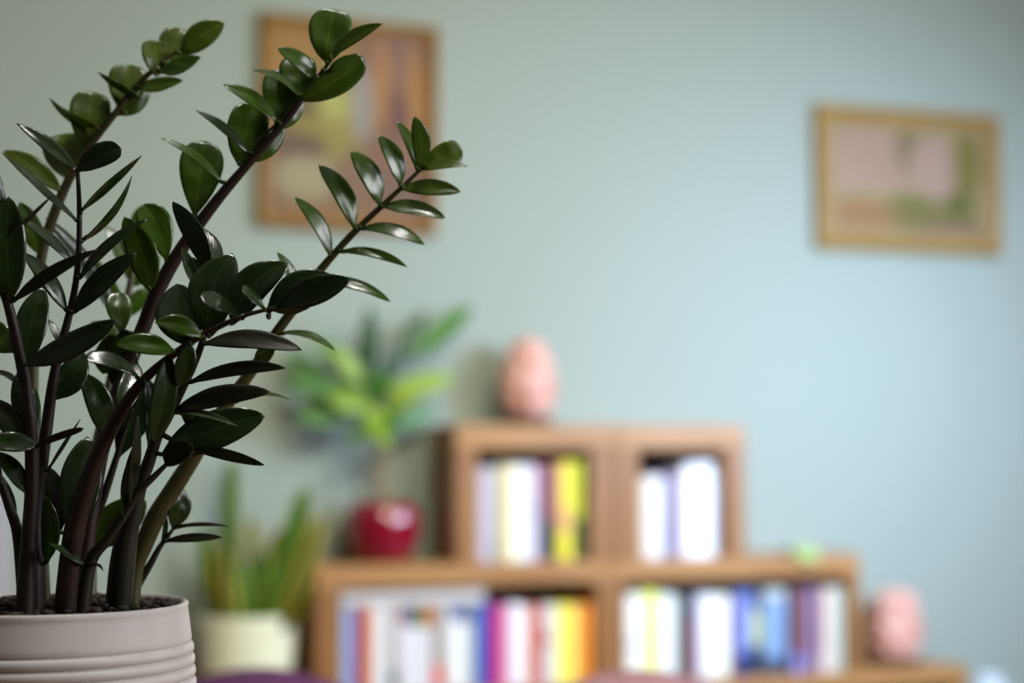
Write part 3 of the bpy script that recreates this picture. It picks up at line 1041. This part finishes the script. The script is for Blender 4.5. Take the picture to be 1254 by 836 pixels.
# pale column radiator against the wall at the far left
rp = on_y(2, 592, YW - .07)
rad = thing('radiator', 'white column radiator against the wall, just showing at the far left edge', 'radiator', (rp.x - .30, YW - .07, 0))
RADM = simple('radiator_enamel', (176, 166, 182), .35, .02, 30)
for k in range(9):
    bm = bmesh.new()
    xk = .29 - .065 * k
    for yy in (-.035, .035):
        tube_bm([(xk, yy, .12, .012), (xk, yy, .14, .016), (xk, yy, rp.z - .02, .016), (xk, yy, rp.z, .011)], 12, bm)
    box(bm, xk - .012, xk + .012, -.038, .038, rp.z - .035, rp.z - .012)
    box(bm, xk - .012, xk + .012, -.038, .038, .12, .15)
    link_mesh('radiator_column', bm, RADM, rad, True)
bm = bmesh.new()
tube_bm([(-.25, 0, .135, .014), (.30, 0, .135, .014)], 12, bm)
tube_bm([(-.25, 0, rp.z - .024, .010), (.30, 0, rp.z - .024, .010)], 12, bm)
link_mesh('connecting_pipe', bm, RADM, rad, True)
for sx in (-.23, .29):
    link_mesh('foot', box_bm(sx - .012, sx + .012, -.03, .03, .0005, .119), RADM, rad, bevel=.004)

# pale blue-white vase on the floor stand at the right end
vp = on_y(1197, 827, YS + .06)
vz = vp.z
vs_ = (vp - CAM).dot(fwd) / F
vas = thing('vase', 'pale blue-white vase just showing past the right end of the low bookcase', 'vase', (vp.x + .035, YS + .07, 0))
rv = .05
link_mesh('body', lathe_bm([(0, .0005), (rv * .7, .0005), (rv * .8, .01), (rv * 1.0, vz * .4), (rv * 1.05, vz * .75), (rv * .95, vz * .9), (rv * .6, vz * .985), (rv * .45, vz), (rv * .38, vz - .006), (rv * .5, vz * .95), (0, vz * .9)], 40),
          simple('pale_blue_glaze', (206, 218, 230), .25, .03, 20), vas, True)

# ================================================================== THE BIG PLANT IN THE RIBBED POT
D0 = 1.28
CXP = 52.0
pc = at(CXP, 737.5, D0)                     # centre of the rim
mm_px = D0 / F
RP = 178 * mm_px
rim_z = pc.z
POT_H = 0.185
plant = thing('zz_plant', 'large dark glossy-leaved plant with arching stems in a ribbed white pot', 'potted plant', (pc.x, pc.y, rim_z - POT_H))
PO = Vector((pc.x, pc.y, rim_z - POT_H))
inv = Matrix.Translation(-PO)
STONE = simple('white_stoneware', (204, 197, 193), .55, .05, 26, .35, .06)
# outer profile from the bottom up; rounded ribs below the plain collar
prof = [(0, 0), (RP * .78, 0), (RP * .83, .004)]
z_rib0 = POT_H - 49 * mm_px
pitch = 14.3 * mm_px
zz = z_rib0
ribs = []
while zz > .02:
    ribs.append(zz)
    zz -= pitch


def body_r(z):
    k = z / POT_H
    return RP * (0.86 + .20 * k - .02 * k ** 6 - .0)if k < .6 else RP * (0.98 + .065 * math.sin(min(1, (1 - k) / .4) * math.pi / 2))


for zr in reversed(ribs):
    lo = zr - pitch
    for f_, off in ((.03, -.0022), (.09, -.0006), (.22, .0006), (.5, .0010), (.78, .0007), (.91, -.0004), (.97, -.0022)):
        z_ = lo + pitch * f_
        if z_ > .006:
            prof.append((body_r(z_) + off, z_))
prof.append((body_r(z_rib0 + .002) - .0004, z_rib0 + .0007))
prof.append((body_r(z_rib0 + .002), z_rib0 + .0022))
for k in range(1, 7):
    z_ = z_rib0 + .002 + (POT_H - z_rib0 - .006) * k / 6
    prof.append((body_r(z_), z_))
prof += [(RP * .992, POT_H - .0012), (RP * .978, POT_H), (RP * .955, POT_H - .0004), (RP * .942, POT_H - .003), (RP * .936, POT_H - .03), (0, POT_H - .032)]
link_mesh('pot', lathe_bm(prof, 160), STONE, plant, True)
# soil: bumpy disc
bm = bmesh.new()
rings = []
NS = 110
for i in range(31):
    r = RP * .936 * i / 30
    row = []
    for k in range(NS if i else 1):
        a = 2 * math.pi * k / NS
        x_, y_ = r * math.cos(a), r * math.sin(a)
        h_ = POT_H - .0055 + .0035 * noise.noise(Vector((x_ * 110, y_ * 110, 1))) + .003 * noise.noise(Vector((x_ * 260, y_ * 260, 4))) + .003 * (1 - i / 30)
        row.append(bm.verts.new((x_, y_, h_)))
    rings.append(row)
for i in range(30):
    for k in range(NS):
        j = (k + 1) % NS
        if i == 0:
            bm.faces.new((rings[0][0], rings[1][k], rings[1][j]))
        else:
            bm.faces.new((rings[i][k], rings[i][j], rings[i + 1][j], rings[i + 1][k]))
bmesh.ops.recalc_face_normals(bm, faces=bm.faces)
link_mesh('soil', bm, simple('potting_soil', (30, 23, 19), .95, .6, 420, .2, .8), plant, True)
# loose bark and perlite crumbs on the soil
bm = bmesh.new()
for k in range(260):
    a = random.uniform(0, 2 * math.pi)
    r = RP * .91 * math.sqrt(random.random())
    b2 = bmesh.ops.create_icosphere(bm, subdivisions=1, radius=random.uniform(.0012, .0034))
    M = Matrix.Translation((r * math.cos(a), r * math.sin(a), POT_H - .0035 + random.uniform(-.001, .002) + .003 * (1 - r / RP))) @ Matrix.Rotation(random.uniform(0, 3), 4, 'X') @ Matrix.Diagonal((1.5, 1, .7, 1))
    bmesh.ops.transform(bm, matrix=M, verts=b2['verts'])
cr = link_mesh('soil_crumbs', bm, simple('bark_crumbs', (60, 48, 40), .9, .5, 160), plant)
cr['kind'] = 'stuff'

BROWN = simple('brown_stem', (36, 23, 17), .5, .3, 60, .4)
REDST = simple('reddish_stem', (40, 24, 18), .45, .3, 60, .4)
OLIVE = simple('olive_stem', (64, 60, 28), .45, .25, 60, .4)
DUSK = simple('dark_olive_stem', (36, 31, 19), .5, .3, 60, .4)
LD = leaf_mat('dark_waxy_leaf', (20, 36, 10), (30, 52, 14), .08, .24, .2)
LM = leaf_mat('green_waxy_leaf', (52, 76, 12), (66, 96, 16), .2, .26, .25)
LY = leaf_mat('young_green_leaf', (72, 90, 16), (88, 108, 22), .3, .3, .2)
LB = leaf_mat('purplish_leaf', (26, 30, 14), (40, 42, 22), .06, .42, .0)

# stems: pixel path with radius (px); depth in metres beyond the pot's axis at the foot and at the tip
STEMS = {
    'centre': (REDST, .010, .030, [(100, 762, 12), (103, 690, 12), (112, 620, 11), (124, 550, 11), (140, 495, 11), (158, 445, 10.5), (176, 400, 10), (195, 352, 10), (222, 305, 9), (262, 250, 7.5), (300, 205, 6), (350, 148, 4.6), (378, 110, 3.6), (404, 75, 2.2)]),
    'arching': (REDST, -.045, -.070, [(78, 764, 15), (85, 690, 14), (93, 640, 14), (103, 605, 13), (115, 570, 12), (133, 530, 10), (150, 500, 8.5), (170, 472, 7.2), (190, 452, 6.2), (215, 432, 5.2), (243, 413, 4.6), (272, 398, 4), (300, 386, 3.2), (330, 378, 2.4), (352, 371, 1.5)]),
    'right': (OLIVE, .020, .045, [(160, 760, 11), (165, 700, 11), (175, 670, 12), (190, 635, 13), (208, 605, 12), (233, 566, 11), (258, 525, 9.5), (285, 485, 8.5), (300, 465, 8), (318, 440, 7.5), (340, 405, 7), (360, 378, 6.5), (385, 340, 6), (410, 310, 5), (440, 278, 4.5), (470, 250, 3.8), (500, 222, 3), (522, 200, 2)]),
    'leaning': (DUSK, -.010, -.030, [(143, 764, 17), (150, 690, 17), (158, 645, 13.5), (172, 592, 9.5), (182, 566, 8.5), (193, 533, 7.5), (207, 508, 6.8), (226, 470, 5.6), (240, 440, 5), (250, 410, 4.2), (257, 372, 3), (260, 336, 1.6)]),
    'branch': (DUSK, -.030, -.030, [(98, 762, 12), (110, 690, 9), (130, 662, 7), (148, 636, 6.5), (168, 604, 5.5), (190, 582, 4.2), (206, 566, 2.6)]),
    'slim': (DUSK, .030, .020, [(103, 760, 7), (107, 664, 6.5), (122, 622, 6), (132, 593, 5.4), (142, 562, 4.4), (152, 530, 3), (163, 500, 1.6)]),
    'upright': (BROWN, -.030, -.020, [(40, 764, 15), (42, 680, 13), (45, 620, 10), (52, 560, 8.8), (58, 517, 8), (65, 467, 7), (73, 429, 6.2), (81, 400, 5.4), (90, 362, 4.6), (95, 327, 4.2), (97, 290, 3.8), (97, 250, 3.3), (95, 208, 2.6)]),
    'left': (BROWN, -.050, -.060, [(30, 766, 14), (34, 680, 11), (39, 600, 9.5), (38, 532, 9), (34, 496, 8.6), (29, 460, 8), (20, 415, 7.4), (10, 373, 6.6), (-4, 335, 5.6), (-20, 285, 4.2), (-34, 235, 2.6)]),
    'rear': (OLIVE, .045, .085, [(55, 757, 9), (50, 650, 8.5), (45, 560, 8), (40, 480, 7.8), (43, 400, 7.4), (50, 320, 7), (60, 280, 7), (75, 240, 6.5), (95, 200, 5.6), (118, 168, 5), (140, 140, 4.6), (165, 108, 4), (200, 75, 3), (240, 48, 1.6)]),
    'hidden': (OLIVE, .060, .150, [(110, 755, 9), (112, 640, 8), (116, 560, 7), (128, 500, 6), (140, 440, 5.5), (150, 390, 5), (160, 345, 4.5), (168, 300, 3.5), (172, 258, 2)]),
    'shoot': (DUSK, .030, .030, [(160, 757, 8), (165, 722, 7.5), (182, 694, 5), (196, 669, 3.6), (210, 650, 2.4), (214, 643, 1.4)]),
    'outer': (BROWN, -.020, -.030, [(32, 764, 10), (26, 690, 8.5), (21, 650, 7.5), (12, 622, 6.5), (0, 587, 5), (-12, 550, 3)]),
}
LEAVES = {  # base x, y, tip x, y, apparent width, roll (+ turns the face up / right), material, shape, depth step of the tip, sideways bow (px)
    'rear': [
        (222, 66, 274, 27, 32, 10, LY, 'e', 0, 3), (206, 86, 224, 34, 40, 0, LY, 'b', .01, -3), (192, 92, 190, 48, 36, 20, LY, 'b', 0, 0),
        (154, 138, 158, 77, 48, 0, LY, 'b', .01, 0), (172, 120, 118, 92, 9, -64, LM, 'l', -.01, 2), (170, 108, 223, 96, 17, 40, LM, 'l', -.01, -2),
        (198, 88, 244, 68, 20, 35, LM, 'l', -.01, -2), (142, 140, 187, 106, 20, -25, LM, 'e', .01, -4), (106, 180, 113, 110, 50, 0, LY, 'b', .01, 0),
        (118, 154, 58, 124, 12, -58, LY, 'l', 0, -3), (88, 220, 75, 161, 54, 0, LY, 'b', .015, 0), (74, 234, 4, 181, 25, 20, LY, 'e', 0, 3),
        (50, 312, 25, 246, 27, 10, LM, 'e', 0, 0), (100, 200, 122, 176, 12, -30, LM, 'e', .01, 0),
    ],
    'centre': [
        (407, 66, 466, 27, 17, 30, LY, 'l', -.015, 3), (400, 76, 411, 10, 52, 0, LM, 'b', .005, -3), (368, 122, 447, 73, 36, -15, LM, 'b', 0, -3),
        (388, 97, 343, 58, 20, 35, LM, 'e', -.02, 3), (366, 117, 312, 82, 8, 68, LM, 'l', -.01, 4), (368, 120, 363, 66, 46, 0, LM, 'b', .01, 0),
        (342, 150, 347, 82, 48, 0, LM, 'b', .01, 0), (338, 148, 276, 101, 17, 40, LM, 'e', -.015, 4), (292, 200, 313, 127, 50, 10, LM, 'b', .01, -2),
        (334, 158, 375, 119, 22, -25, LM, 'e', .01, -2), (306, 198, 350, 148, 26, -20, LM, 'e', .01, -3), (303, 187, 244, 131, 11, 999, LD, 'l', -.015, 3),
        (270, 222, 202, 164, 10, 999, LM, 'l', -.015, 4), (238, 266, 251, 170, 54, 0, LM, 'o', .01, 0), (204, 320, 177, 249, 40, 10, LM, 'o', -.005, 4),
        (185, 356, 151, 267, 37, -10, LM, 'e', -.015, 6), (128, 532, 103, 457, 33, 15, LD, 'e', -.015, 6), (400, 90, 433, 66, 10, 55, LM, 'l', -.02, 0),
        (149, 410, 144, 355, 33, 8, LM, 'o', .012, 0),
        (150, 405, 152, 490, 38, -10, LD, 'e', 0, 0), (136, 410, 126, 460, 30, 0, LM, 'e', .01, 0),
    ],
    'right': [
        (405, 314, 366, 240, 18, 999, LM, 'e', -.015, 6), (434, 278, 395, 200, 25, 999, LM, 'e', -.01, 6), (465, 250, 434, 184, 25, 999, LM, 'e', -.015, 5),
        (490, 226, 466, 165, 22, 35, LM, 'e', -.01, 5), (510, 206, 488, 147, 15, 30, LM, 'e', 0, 4), (515, 206, 510, 145, 21, 999, LM, 'e', -.02, 4),
        (520, 202, 566, 181, 32, 0, LY, 'b', .005, 0), (516, 208, 571, 200, 11, 50, LY, 'l', -.01, 2), (492, 231, 563, 232, 20, 30, LY, 'e', -.01, 2),
        (468, 253, 545, 263, 18, 40, LM, 'e', -.01, 3), (441, 280, 519, 293, 14, 999, LM, 'e', -.015, 6), (416, 308, 498, 320, 11, 999, LM, 'e', -.01, 5),
        (388, 344, 478, 362, 13, 999, LM, 'e', -.01, 6), (360, 376, 343, 308, 14, 45, LM, 'e', -.01, 6), (342, 408, 411, 424, 9, 60, LM, 'e', -.01, 5),
        (314, 448, 330, 424, 20, 0, LM, 'b', -.03, 0), (285, 493, 355, 484, 5, 70, LY, 'l', .01, 6),
    ],
    'arching': [
        (340, 374, 426, 341, 36, 12, LD, 'e', -.01, 1), (328, 381, 404, 334, 34, 8, LD, 'e', .005, 8), (284, 396, 352, 320, 44, 8, LD, 'e', .005, 13),
        (256, 412, 285, 308, 58, 0, LD, 'e', .01, -12), (234, 424, 216, 345, 58, 0, LD, 'e', .01, -6), (332, 379, 387, 373, 9, -60, LB, 'l', -.01, -2),
        (296, 390, 252, 361, 12, 999, LD, 'o', -.030, 3), (329, 389, 304, 353, 12, 999, LD, 'o', -.030, 3), (247, 412, 193, 393, 23, 25, LM, 'e', -.020, 5),
        (213, 431, 143, 419, 26, 25, LM, 'e', -.015, 4), (172, 465, 108, 432, 17, 999, LD, 'o', -.020, 6), (207, 434, 193, 541, 32, 25, LD, 'e', -.005, 0),
        (233, 420, 221, 474, 26, 15, LD, 'e', 0, 0), (147, 507, 170, 440, 30, 0, LD, 'e', .03, 0), (100, 690, 62, 663, 9, 45, LD, 'l', -.01, 0),
        (178, 463, 186, 545, 13, 50, LD, 'l', .0, 0),
    ],
    'leaning': [
        (250, 421, 368, 423, 23, 35, LB, 'e', -.01, 6), (233, 468, 347, 445, 17, 40, LB, 'e', -.01, 4), (214, 503, 328, 475, 25, 35, LB, 'e', -.01, 4),
        (196, 508, 290, 514, 7, 70, LD, 'l', -.02, 4), (200, 556, 323, 508, 48, 5, LD, 'e', 0, 5), (232, 548, 320, 571, 14, -15, LD, 'e', -.015, 3),
        (257, 333, 209, 248, 26, -15, LD, 'e', -.01, 6), (262, 335, 241, 272, 23, 40, LD, 'e', .015, 6), (243, 358, 226, 302, 14, 50, LD, 'e', 0, -2),
        (256, 362, 236, 312, 18, 20, LD, 'e', .01, 0), (222, 505, 265, 530, 26, 0, LD, 'e', .02, 0),
    ],
    'branch': [
        (204, 569, 230, 548, 28, -10, LD, 'b', -.03, 4), (159, 616, 176, 510, 12, 55, LB, 'l', -.01, -3),
        (150, 634, 176, 535, 12, 60, LD, 'l', .0, -8), (112, 692, 126, 697, 3, 50, LD, 'l', -.01, 3),
    ],
    'slim': [(143, 562, 179, 462, 50, 0, LD, 'o', .005, 2), (114, 668, 179, 613, 48, 0, LY, 'e', .01, 3), (108, 664, 117, 596, 19, 0, LM, 'e', .0, 3)],
    'upright': [
        (93, 209, 22, 148, 17, 30, LD, 'l', -.01, 2), (96, 208, 146, 181, 29, 10, LD, 'b', -.005, 3), (99, 258, 178, 196, 10, -60, LD, 'l', .0, 5),
        (100, 295, 167, 220, 9, -62, LD, 'l', .005, -4), (94, 270, 8, 180, 9, 62, LD, 'l', .0, -5), (98, 340, 175, 264, 13, 50, LD, 'l', -.005, 3),
        (91, 382, 163, 309, 27, 20, LD, 'e', -.005, 3), (88, 321, 33, 266, 13, 999, LD, 'e', -.015, 2), (81, 380, 34, 307, 20, 999, LD, 'e', -.015, 2),
        (67, 488, 103, 429, 36, -5, LD, 'e', .01, -4), (88, 652, 109, 532, 52, 5, LD, 'e', .02, 0), (62, 664, 60, 570, 44, 0, LD, 'e', .01, 0),
        (57, 688, 58, 611, 23, 15, LD, 'e', -.015, 4), (59, 575, 93, 511, 4, 65, LD, 'l', -.01, -3), (76, 425, 60, 388, 10, 30, LD, 'l', .01, 0),
    ],
    'left': [
        (13, 366, 12, 241, 46, 5, LD, 'e', -.01, -4), (-6, 332, -2, 198, 16, 30, LD, 'e', -.01, 4), (17, 368, 114, 304, 16, 20, LB, 'l', -.02, 3),
        (-8, 312, 70, 244, 6, -60, LB, 'l', -.005, 5), (31, 446, 53, 350, 39, 0, LD, 'e', .01, -4), (18, 430, -28, 393, 36, 0, LM, 'e', .01, 0),
        (22, 470, -14, 452, 7, 60, LD, 'l', 0, 3), (30, 530, 20, 455, 22, 0, LD, 'e', .01, 0), (42, 535, 44, 472, 19, 30, LD, 'e', .01, -3),
        (30, 548, -12, 486, 30, 10, LD, 'e', 0, 3), (33, 446, 137, 391, 31, 14, LD, 'e', -.015, -5), (40, 548, 100, 528, 9, -30, LB, 'b', -.015, 3),
        (45, 545, -18, 541, 25, 20, LD, 'e', -.02, 2), (33, 604, -2, 551, 22, 25, LD, 'e', 0, 2),
    ],
    'hidden': [
        (160, 345, 132, 274, 22, 20, LM, 'e', .01, 4), (165, 318, 200, 252, 20, 10, LM, 'e', .01, 0), (152, 384, 96, 300, 20, 20, LM, 'e', .0, 3),
        (148, 400, 70, 264, 17, 999, LD, 'e', -.06, 3), (158, 350, 196, 312, 26, 0, LM, 'e', .01, 0), (150, 388, 186, 350, 22, 0, LM, 'e', .01, 0),
        (168, 300, 172, 252, 22, 0, LM, 'e', .0, 0), (145, 418, 118, 398, 24, 10, LM, 'e', -.05, 0),
    ],
    'shoot': [(212, 646, 222, 595, 27, 35, LD, 'e', .0, 2), (197, 666, 203, 622, 6, 55, LD, 'l', 0, 2), (213, 646, 281, 643, 5, 15, LB, 'l', .0, 3), (203, 662, 271, 656, 11, 15, LB, 'e', 0, 1)],
    'outer': [(18, 640, 5, 582, 13, 10, LD, 'l', .01, 0), (0, 590, -30, 540, 26, 0, LD, 'e', 0, 0)],
}
for nm, (smat, d_foot, d_tip, pts) in STEMS.items():
    n_ = len(pts)
    # depth follows the distance walked along the stem
    acc = [0.0]
    for a, c in zip(pts, pts[1:]):
        acc.append(acc[-1] + math.hypot(c[0] - a[0], c[1] - a[1]))
    world = []
    for (x, y, r), k in zip(pts, acc):
        d = D0 + d_foot + (d_tip - d_foot) * (k / acc[-1])
        q = at(x, y, d)
        world.append((q.x, q.y, q.z, r * d / F * .92))
    path = catmull(world, 8)
    # foot stands in the soil inside the pot
    so = link_mesh('stem', tube_bm(path, 14), smat, plant, True)
    so.matrix_parent_inverse = inv
    pix = catmull([(x, y) for (x, y, r) in pts], 8)
    for (bx, by, tx, ty, w_, phi, lm, shp, dt, bow) in LEAVES.get(nm, []):
        i = min(range(len(pix)), key=lambda q: (pix[q][0] - bx) ** 2 + (pix[q][1] - by) ** 2)
        c = Vector(path[i][:3])
        dist = math.hypot(pix[i][0] - bx, pix[i][1] - by)
        if dist > 22:
            print('LEAFGAP', nm, (bx, by), round(dist))
        db = (c - CAM).dot(fwd)
        off = -path[i][3] * .6 if dt <= 0 else path[i][3] * .4
        B = at(bx, by, db + off)
        T = at(tx, ty, db + off + dt)
        act = w_ * db / F / (max(.3, math.cos(math.radians(phi))) if phi < 900 else 1)
        bd = .11 if phi > 900 else .10 if abs(phi) < 30 else .08
        lo_ = grow(so, lm, B, T, act, phi, shp, bd, (.05 if phi > 900 else .16 if abs(phi) < 40 else .24), bow * db / F, c)

# round side table under the pot
tb = thing('side_table', 'round wooden side table under the ribbed white pot', 'table', (pc.x, pc.y, 0))
tz = PO.z - .0008
link_mesh('table_top', lathe_bm([(0, tz - .025), (.235, tz - .025), (.25, tz - .018), (.25, tz - .006), (.244, tz), (0, tz)], 80), OAK_H, tb, True)
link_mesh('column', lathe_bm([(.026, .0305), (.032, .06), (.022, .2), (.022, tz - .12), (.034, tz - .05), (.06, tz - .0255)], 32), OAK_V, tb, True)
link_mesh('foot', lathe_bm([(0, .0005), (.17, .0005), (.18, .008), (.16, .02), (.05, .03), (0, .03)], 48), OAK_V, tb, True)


# ================================================================== LIGHT
def area(name, loc, target, sx, sy, power, color, spread=180):
    ld = bpy.data.lights.new(name, 'AREA')
    ld.shape = 'RECTANGLE'
    ld.size, ld.size_y = sx, sy
    ld.energy = power
    ld.color = color
    ld.spread = math.radians(spread)
    o = bpy.data.objects.new(name, ld)
    COL.objects.link(o)
    o.location = loc
    o.rotation_euler = (Vector(target) - Vector(loc)).to_track_quat('-Z', 'Y').to_euler()
    return o


hot = on_y(930, 620, YW)
midx = on_y(680, 300, YW).x
lx = on_y(200, 700, YW).x
LIGHTS = {
    'daylight': area('daylight', (hot.x + .45, YW - 1.35, 1.40), (hot.x - .12, YW, .88), .5, .5, 19.8, (.53, .70, 1.0), 120),
    'ceiling_lamp': area('ceiling_lamp', (midx + .25, YW - 1.5, 2.45), (midx, YW, 1.25), .7, .5, 3.6, (1.0, .72, .30), 130),
    'left_wall_fill': area('left_wall_fill', (lx + .40, YW - 1.75, 1.95), (lx + .10, YW, .20), .7, .5, 11.5, (.95, .98, .76), 130),  # added fill that brightens the wall's left part; no lamp stands here
    'window_daylight': area('window_daylight', (XR - .05, YW - 1.3, 1.9), (0.2, 1.0, 1.2), .8, 1.0, 18, (.86, .95, 1.0)),
    'front_fill': area('front_fill', (2.3, .1, 1.6), (.2, 1.3, .9), .9, .9, 38, (.97, .97, .99)),  # added front fill for the ribbed pot and leaves; no window here
    'plant_ceiling_lamp': area('plant_ceiling_lamp', LAMP, (.15, 1.3, 1.0), .20, .20, 3.2, (1.0, .97, .92), 100),
}

w = bpy.data.worlds.new('world')
scene.world = w
w.use_nodes = True
bg = w.node_tree.nodes['Background']
bg.inputs['Color'].default_value = (.95, .92, .88, 1)
bg.inputs['Strength'].default_value = .03

scene.view_settings.view_transform = 'Standard'
scene.view_settings.look = 'None'
scene.view_settings.gamma = 1.0
scene.view_settings.exposure = 0.0
scene.view_settings.use_curve_mapping = False
